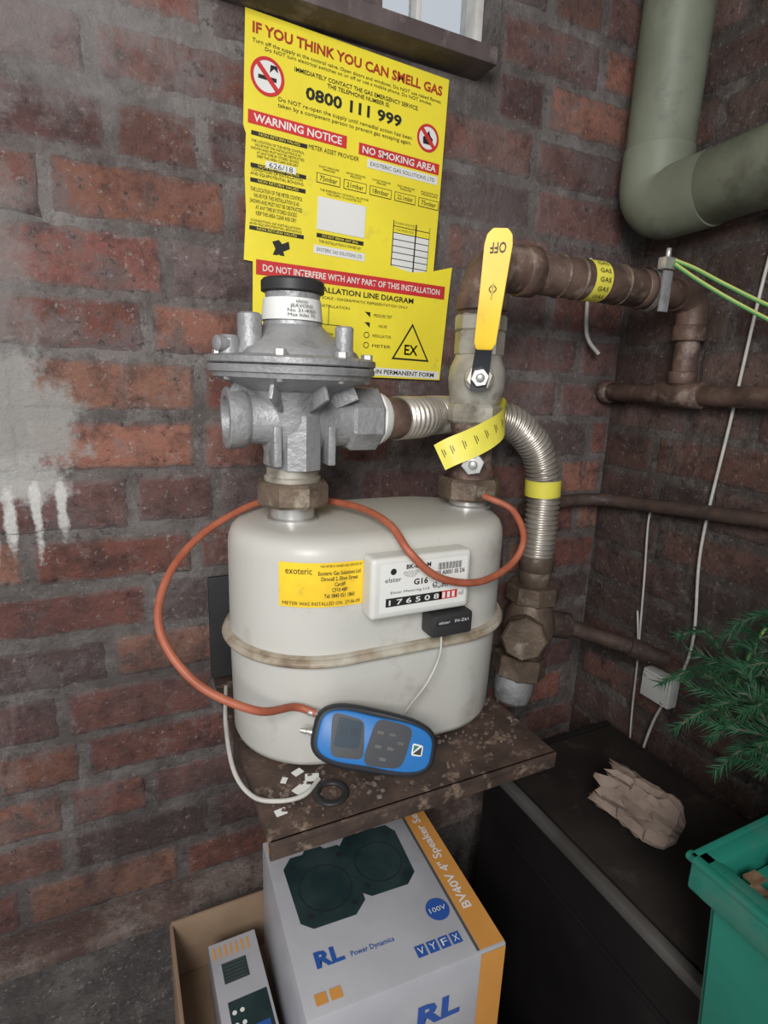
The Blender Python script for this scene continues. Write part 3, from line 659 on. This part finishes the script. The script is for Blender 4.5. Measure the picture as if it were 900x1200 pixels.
def loft(name, layers, m, parent):
    bm = bmesh.new(); rs = [[bm.verts.new(MC + rr * a + uu * b + nn_ * d) for a, b in P] for P, d in layers]; n = len(rs[0])
    for A, B_ in zip(rs, rs[1:]):
        for i in range(n): bm.faces.new((A[i], A[(i + 1) % n], B_[(i + 1) % n], B_[i]))
    bm.faces.new(rs[0]); bm.faces.new(rs[-1]); return bmobj(name, bm, m, parent, 40)
loft('case', [(outl(.142, .068), -.014), (outl(.152, .077), -.008), (outl(.154, .079), .004), (outl(.150, .075), .010), (outl(.144, .070), .012)], M['darkgrey'], mm)
loft('blue_fascia', [(outl(.140, .064, 3.6, waist=.05), .0115), (outl(.138, .062, 3.6, waist=.05), .0145), (outl(.134, .058, 3.6, waist=.05), .0155)], M['blue'], mm)
def MR(n, cx, cy, w_, h, m, off, e=7, sk=0):
    poly(n, [(cx + a * w_ / .1 + sk * b, cy + b * h / .1) for a, b in outl(.1, .1, e, 32)], MC, rr, uu, m, mm, thick=.0008, off=off)
MR('lcd_bezel', -.034, .000, .040, .050, M['darkgrey'], .0155, 6, -.08); MR('lcd', -.034, .004, .030, .034, M['lcd'], .0165, 9)
text('lcd_digits', '21.05', -.034, .007, .022, .009, MC, rr, uu, M['ink'], mm, off=.018)
MR('keypad', .016, .000, .048, .056, M['darkgrey'], .0155, 5, .08)
for bx, by in ((.004, .012), (.019, .012), (.004, -.004), (.019, -.004), (.030, .004), (.012, -.017)):
    MR('key', bx, by, .008, .004, M['trim'], .0165)
MR('badge', .0515, .0, .013, .014, M['white'], .0155); poly('badge_mark', [(.0465, -.005), (.0565, -.005), (.0565, .005)], MC, rr, uu, M['ink'], mm, off=.017); poly('badge_mark', [(.0465, -.003), (.0465, .005), (.0535, .005)], MC, rr, uu, M['planter'], mm, off=.017)
pt1 = MC - rr * .073 + uu * .018
cyl('port_upper', pt1, pt1 - rr * .014, .0045, M['steel'], mm, 16)
pt2 = MC - rr * .073 - uu * .004
lathe('port_lower', [(.0045, 0), (.0045, .006), (.003, .006), (.003, .010), (.004, .011), (.0025, .018)], pt2, -rr, M['steel'], mm, 16)
sweep('orange_test_hose', [pt1 - rr * .004, pt1 - rr * .03 + V((0, 0, .003)), W(.126, .572, -.3745), W(.066, .60, -.342), W(.034, .64, -.292), W(.046, .68, -.2455), W(.0935, .73, -.208), W(.165, .765, -.181), W(.215, .774, -.176), W(.256, .75, -.174),
       W(.292, .68, -.172), W(.300, .60, -.176), W(.307, .557, -.2), W(.346, .551, -.234), W(.414, .562, -.252), W(.485, .587, -.243), W(.512, .60, -.212), W(.518, .636, -.182), W(.495, .66, -.168), W(P2x - .006, .685, -.165)], .0048, M['orange'], None, 14, 14)

# ------------------------------------------------------------------ cartons
cb = empty('cardboard_carton')
x0, x1, y0, y1, zr = .030, .425, .26, .730, .70
th = .005
box('side_left', (x0, (y0 + y1) / 2, zr / 2 - .002), (th, y1 - y0, zr - .004), M['card'], cb, bevel=.001)
box('side_right', (x1, (y0 + y1) / 2, (zr - .09) / 2), (th, y1 - y0, zr - .09), M['card'], cb, bevel=.001)
box('side_back', ((x0 + x1) / 2, y1, zr / 2), (x1 - x0, th, zr - .004), M['card'], cb, bevel=.001)
box('side_front', ((x0 + x1) / 2, y0, zr / 2 - .04), (x1 - x0, th, zr - .09), M['card'], cb, bevel=.001)
box('base', ((x0 + x1) / 2, (y0 + y1) / 2, .004), (x1 - x0 - .006, y1 - y0 - .006, .005), M['card'], cb, bevel=.001)
box('inner_divider', ((x0 + x1) / 2, (y0 + y1) / 2, .303), (x1 - x0 - .008, y1 - y0 - .008, .59), M['card'], cb, bevel=.001)
sb = empty('speaker_box')
bx0, bx1, by0, by1, bz = .150, .413, .440, .705, .80
box('carton', ((bx0 + bx1) / 2, (by0 + by1) / 2, bz - .1), (bx1 - bx0, by1 - by0, .2), M['boxwhite'], sb, bevel=.0025)
OB = V((bx0, by0, bz)); YU = V((0, 1, 0)); bw, bd = bx1 - bx0, by1 - by0
def SB(n, cx, cy, w_, h, m, off=.0006): rect(n, cx, cy, w_, h, OB, XR_, YU, m, sb, off)
SB('orange_band', bw - .019, bd / 2, .036, bd - .006, M['boxorange'])
SB('orange_band_edge', bw - .0395, bd / 2, .004, bd - .006, M['trim'])
text('band_text', 'BV40V 4" Speaker Set', bw - .020, bd / 2 + .02, .185, .018, OB, XR_, YU, M['white'], sb, rot=math.pi / 2, bold=.02, off=.0012)
for i in range(24): poly('orange_hatch', [(.004 + i * .0085, bd - .026), (.0065 + i * .0085, bd - .026), (.0105 + i * .0085, bd - .004), (.008 + i * .0085, bd - .004)], OB, XR_, YU, M['boxorange'], sb, off=.0005)
def spk(cx, cy, s, k):
    P = [(-.044, -.05), (-.030, -.062), (.026, -.062), (.044, -.046), (.047, .035), (.036, .052), (.016, .052), (.012, .058), (-.012, .058), (-.016, .052), (-.034, .052), (-.047, .036)]
    poly('speaker_print', [(cx + a * s, cy + b * s) for a, b in P], OB, XR_, YU, M['boxblack'], sb, off=.0008 + k * .0003)
    disc('speaker_cone', cx, cy - .01 * s, .036 * s, OB, XR_, YU, M['darkgrey'], sb, .0013 + k * .0003, r2=.0345 * s)
    for a_, b_ in ((-.03, -.045), (.03, -.045), (-.033, .035), (.033, .035)): disc('speaker_screw', cx + a_ * s, cy + b_ * s, .004 * s, OB, XR_, YU, M['darkgrey'], sb, .0013 + k * .0003)
spk(.154, bd - .083, .98, 0); spk(.068, bd - .098, 1.04, 1)
disc('blue_badge', bw - .062, .072, .0165, OB, XR_, YU, M['boxblue'], sb, .001); text('badge_text', '100V', bw - .062, .072, .024, .007, OB, XR_, YU, M['white'], sb, off=.0016)
for i in range(4):
    SB('blue_icon', bw - .108 + i * .0165, .028, .0135, .015, M['boxblue'], .001)
    text('icon_glyph', 'VYFX'[i], bw - .108 + i * .0165, .028, .008, .009, OB, XR_, YU, M['white'], sb, off=.0016)
text('logo', 'RL', .045, .062, .036, .021, OB, XR_, YU, M['boxblue'], sb, bold=.04, off=.001); text('logo_text', 'Power Dynamics', .100, .054, .058, .009, OB, XR_, YU, M['boxblue'], sb, bold=.01, off=.001)
SB('orange_tag', .022, .018, .014, .013, M['boxorange'], .001); SB('orange_tag', .040, .018, .014, .013, M['boxorange'], .001)
OF = V((bx0, by0, bz - .2))
rect('front_band', bw - .019, .1, .036, .194, OF, XR_, ZU, M['boxorange'], sb)
text('front_logo', 'RL', .17, .135, .06, .035, OF, XR_, ZU, M['boxblue'], sb, bold=.04); text('front_text', 'Power Dynamics', .09, .10, .12, .014, OF, XR_, ZU, M['boxblue'], sb)
OR_ = V((bx1, by0, bz - .2)); rect('side_band', bd / 2, .1, bd - .006, .19, OR_, YU, ZU, M['boxorange'], sb)
pv = Matrix.Translation((bx1, by0, 0)); sb.matrix_world = pv @ Matrix.Rotation(math.radians(-3.2), 4, 'Z') @ pv.inverted()
ab = empty('amplifier_box')
box('carton', (.110, .545, .641), (.068, .285, .079), M['boxwhite'], ab, bevel=.002)
OA = V((.076, .4025, .6805))
for i in range(7): rect('hatch', .006 + i * .008, .268, .003, .018, OA, XR_, YU, M['boxorange'], ab)
rect('vent_print', .030, .235, .034, .030, OA, XR_, YU, M['boxblack'], ab)
for i in range(6): rect('vent_line', .030, .223 + i * .005, .03, .001, OA, XR_, YU, M['trim'], ab, .001)
rect('mixer_print', .038, .150, .052, .09, OA, XR_, YU, M['boxblack'], ab); rect('mixer_blue', .050, .135, .018, .04, OA, XR_, YU, M['boxblue'], ab, .001)
for i in range(10): disc('mixer_knob', .018 + (i % 2) * .010, .115 + (i // 2) * .016, .003, OA, XR_, YU, M['white'], ab, .0012, n=12)

# ------------------------------------------------------------------ black cabinet, paper bag
cbn = empty('black_cabinet')
cx0, cx1, cy0, cy1, cz = .590, .905, -.25, .735, .812
box('carcass', ((cx0 + cx1) / 2, (cy0 + cy1) / 2, (cz - .006) / 2), (cx1 - cx0, cy1 - cy0, cz - .006), M['cab'], cbn, bevel=.004)
box('top_panel', ((cx0 + cx1) / 2 + .006, (cy0 + cy1) / 2, cz - .004), (cx1 - cx0 - .02, cy1 - cy0 - .02, .008), M['cabtop'], cbn, bevel=.002)
box('edge_trim', (cx0 + .002, (cy0 + cy1) / 2, cz - .008), (.016, cy1 - cy0 + .006, .018), M['trim'], cbn, bevel=.003)
box('edge_trim_back', ((cx0 + cx1) / 2, cy1, cz - .008), (cx1 - cx0, .012, .018), M['cab'], cbn, bevel=.003)
box('side_rail', (cx0 - .003, (cy0 + cy1) / 2, cz - .10), (.006, cy1 - cy0 - .04, .006), M['cab'], cbn, bevel=.001)
def paper_bag():
    rnd = random.Random(31); bm = bmesh.new(); seg = 30; rows = 15; rs = []
    base, mouth = V((.728, .440, cz + .040)), V((.690, .548, cz + .062))
    ax = (mouth - base).normalized(); u, w, _ = basis(ax)
    ph = [rnd.uniform(.82, 1.14) for _ in range(seg)]
    for r in range(rows):
        t = r / (rows - 1); c0 = base.lerp(mouth, t)
        ra = .032 + .014 * math.sin(min(1, t * 3) * 1.57); rb = ra * (.95 - .30 * t); ra *= 1 - .25 * t
        if t > .7: ra *= 1 + (t - .7) * .8
        ring = []
        for k in range(seg):
            a = 6.28319 * k / seg; j = ph[(k + r // 5) % seg] * (1 + rnd.uniform(-.06, .06)) if r else .6
            p = c0 + u * math.cos(a) * ra * j + w * math.sin(a) * rb * j + ax * rnd.uniform(-.003, .003)
            if r == rows - 1: p += ax * rnd.uniform(-.010, .014)
            p.z = max(p.z, cz + .0008 + rnd.uniform(0, .001)); ring.append(bm.verts.new(p))
        rs.append(ring)
    for A, B_ in zip(rs, rs[1:]):
        for k in range(seg):
            q = (A[k], A[(k + 1) % seg], B_[(k + 1) % seg], B_[k])
            if rnd.random() < .5: bm.faces.new((q[0], q[1], q[2])); bm.faces.new((q[0], q[2], q[3]))
            else: bm.faces.new((q[0], q[1], q[3])); bm.faces.new((q[1], q[2], q[3]))
    cv = bm.verts.new(base - ax * .002)
    for k in range(seg): bm.faces.new((rs[0][k], rs[0][(k + 1) % seg], cv))
    return bmobj('paper_bag', bm, M['bag'], None, 22)
pb = paper_bag(); sm = pb.modifiers.new('thickness', 'SOLIDIFY'); sm.thickness = .0006

# ------------------------------------------------------------------ planter and artificial tree
pl = empty('green_planter')
def frustum(name, c, s0, s1, z0, z1, m, parent, bevel=.004):
    bm = bmesh.new()
    A = [bm.verts.new((c[0] + a * s0[0] / 2, c[1] + b * s0[1] / 2, z0)) for a, b in ((-1, -1), (1, -1), (1, 1), (-1, 1))]
    B_ = [bm.verts.new((c[0] + a * s1[0] / 2, c[1] + b * s1[1] / 2, z1)) for a, b in ((-1, -1), (1, -1), (1, 1), (-1, 1))]
    for i in range(4): bm.faces.new((A[i], A[(i + 1) % 4], B_[(i + 1) % 4], B_[i]))
    bm.faces.new(A); bm.faces.new(B_)
    if bevel: bmesh.ops.bevel(bm, geom=bm.edges[:], offset=bevel, segments=3, affect='EDGES')
    return bmobj(name, bm, m, parent, 35)
PC = (.668, .132)
frustum('tub', PC, (.305, .25), (.325, .27), cz + .0005, 1.02, M['planter'], pl, .008)
for nm, c, s in (('rim_left', (PC[0] - .165, PC[1]), (.02, .30)), ('rim_right', (PC[0] + .165, PC[1]), (.02, .30)), ('rim_back', (PC[0], PC[1] + .14), (.35, .02)), ('rim_front', (PC[0], PC[1] - .14), (.35, .02))):
    box(nm, (c[0], c[1], 1.030), (s[0], s[1], .040), M['planter'], pl, bevel=.005)
box('rim_lip_left', (PC[0] - .173, PC[1], 1.046), (.010, .310, .008), M['planter'], pl, bevel=.003)
box('rim_lip_back', (PC[0], PC[1] + .148, 1.046), (.356, .010, .008), M['planter'], pl, bevel=.003)
bm = bmesh.new()
for i in range(320):
    x, y = PC[0] + random.uniform(-.14, .14), PC[1] + random.uniform(-.115, .115)
    mt = Matrix.Translation((x, y, 1.030 + random.uniform(-.004, .010))) @ Matrix.Rotation(random.uniform(0, 6.28), 4, 'Z') @ Matrix.Rotation(random.uniform(-.6, .6), 4, 'X') @ Matrix.Diagonal((random.uniform(.012, .03), random.uniform(.006, .014), .003, 1))
    bmesh.ops.create_cube(bm, size=1, matrix=mt)
bmobj('bark_chips', bm, M['soil'], pl, 0)
tr = empty('artificial_christmas_tree')
tb = V((.70, .14, 1.03)); sweep('trunk', [tb, tb + V((0, .005, .15)), tb + V((.0, .0, .35)), tb + V((0, 0, .5))], .008, M['twig'], tr, 10)
bmN = bmesh.new(); twl = []
rnd = random.Random(11)
def branch(p0, p1, nd_, nl=.026):
    mid = (V(p0) + V(p1)) / 2 + V((0, 0, .02)); P = resample([p0, mid, p1], 10); twl.append(P)
    for i in range(nd_):
        t = (i + rnd.random()) / nd_; f = t * (len(P) - 1); k = min(int(f), len(P) - 2); p = P[k].lerp(P[k + 1], f - k); d = (P[k + 1] - P[k]).normalized()
        u, w, _ = basis(d); a = rnd.uniform(0, 6.28); dr = ((u * math.cos(a) + w * math.sin(a)) * rnd.uniform(.6, .9) + d * rnd.uniform(.6, 1.0)).normalized()
        L = nl * rnd.uniform(.7, 1.15); s = dr.cross(d).normalized() * .0009; s2 = dr.cross(s).normalized() * .0009
        q = p + dr * L
        a_, b_, c_, e_ = bmN.verts.new(p + s), bmN.verts.new(p - s), bmN.verts.new(p + s2), bmN.verts.new(q)
        bmN.faces.new((a_, b_, e_)); bmN.faces.new((b_, c_, e_)); bmN.faces.new((c_, a_, e_))
tips = [(.580, .350, 1.135), (.60, .385, 1.155), (.595, .315, 1.105), (.665, .43, 1.165), (.65, .345, 1.09), (.70, .40, 1.19), (.68, .35, 1.225), (.625, .35, 1.12), (.66, .405, 1.125), (.70, .37, 1.13),
        (.74, .40, 1.13), (.58, .12, 1.20), (.84, .12, 1.2), (.72, -.05, 1.2), (.64, .02, 1.25), (.8, .25, 1.28), (.66, .2, 1.3), (.78, .05, 1.35)]
for tp in tips:
    tp = V(tp); root = tb + V((0, 0, max(.08, tp.z - 1.03 - .02)))
    branch(root, tp, 300, .020)
    for k in range(5):
        a = root.lerp(tp, .3 + .14 * k) + V((0, 0, .015)); d = (tp - root).normalized(); sd_ = d.cross(ZU) * (1 if k % 2 else -1)
        branch(a, a + (d * .8 + sd_ * .6).normalized() * rnd.uniform(.05, .08) + V((0, 0, rnd.uniform(-.02, .02))), 140, .016)
bmobj('needles', bmN, M['needle'], tr, 0)
for P in twl: sweep('twig', P[::3], .0016, M['twig'], tr, 5, 2)

# ------------------------------------------------------------------ lights, world, camera
wd = bpy.data.worlds.new('World'); scene.world = wd; wd.use_nodes = True
bg = wd.node_tree.nodes['Background']; bg.inputs[0].default_value = (.9, .95, 1, 1); bg.inputs[1].default_value = .60
def area(name, loc, tgt, sx, sy, e, col):
    l = bpy.data.lights.new(name, 'AREA'); l.shape = 'RECTANGLE'; l.size = sx; l.size_y = sy; l.energy = e; l.color = col
    o = bpy.data.objects.new(name, l); COL.objects.link(o); o.location = loc
    o.rotation_euler = (V(tgt) - V(loc)).to_track_quat('-Z', 'Y').to_euler(); return o
area('added_key_light', (-.50, -.65, 2.0), (.25, .8, 1.45), .5, .6, 27, (1, .98, .96))  # area lamp added behind the camera to brighten the walls, not a real opening
cam = bpy.data.cameras.new('camera'); co = bpy.data.objects.new('camera', cam); COL.objects.link(co)
rgt = V((.9025, -.4292, .0383)).normalized(); bk = V((-.4255, -.8743, .2329)).normalized(); upv = bk.cross(rgt).normalized(); rgt = upv.cross(bk)
co.matrix_world = Matrix((( rgt.x, upv.x, bk.x, 0), (rgt.y, upv.y, bk.y, 0), (rgt.z, upv.z, bk.z, ZC), (0, 0, 0, 1)))
cam.sensor_fit = 'VERTICAL'; cam.sensor_height = 36; cam.lens = 36 * 660 / 1200; cam.clip_start = .01
scene.camera = co
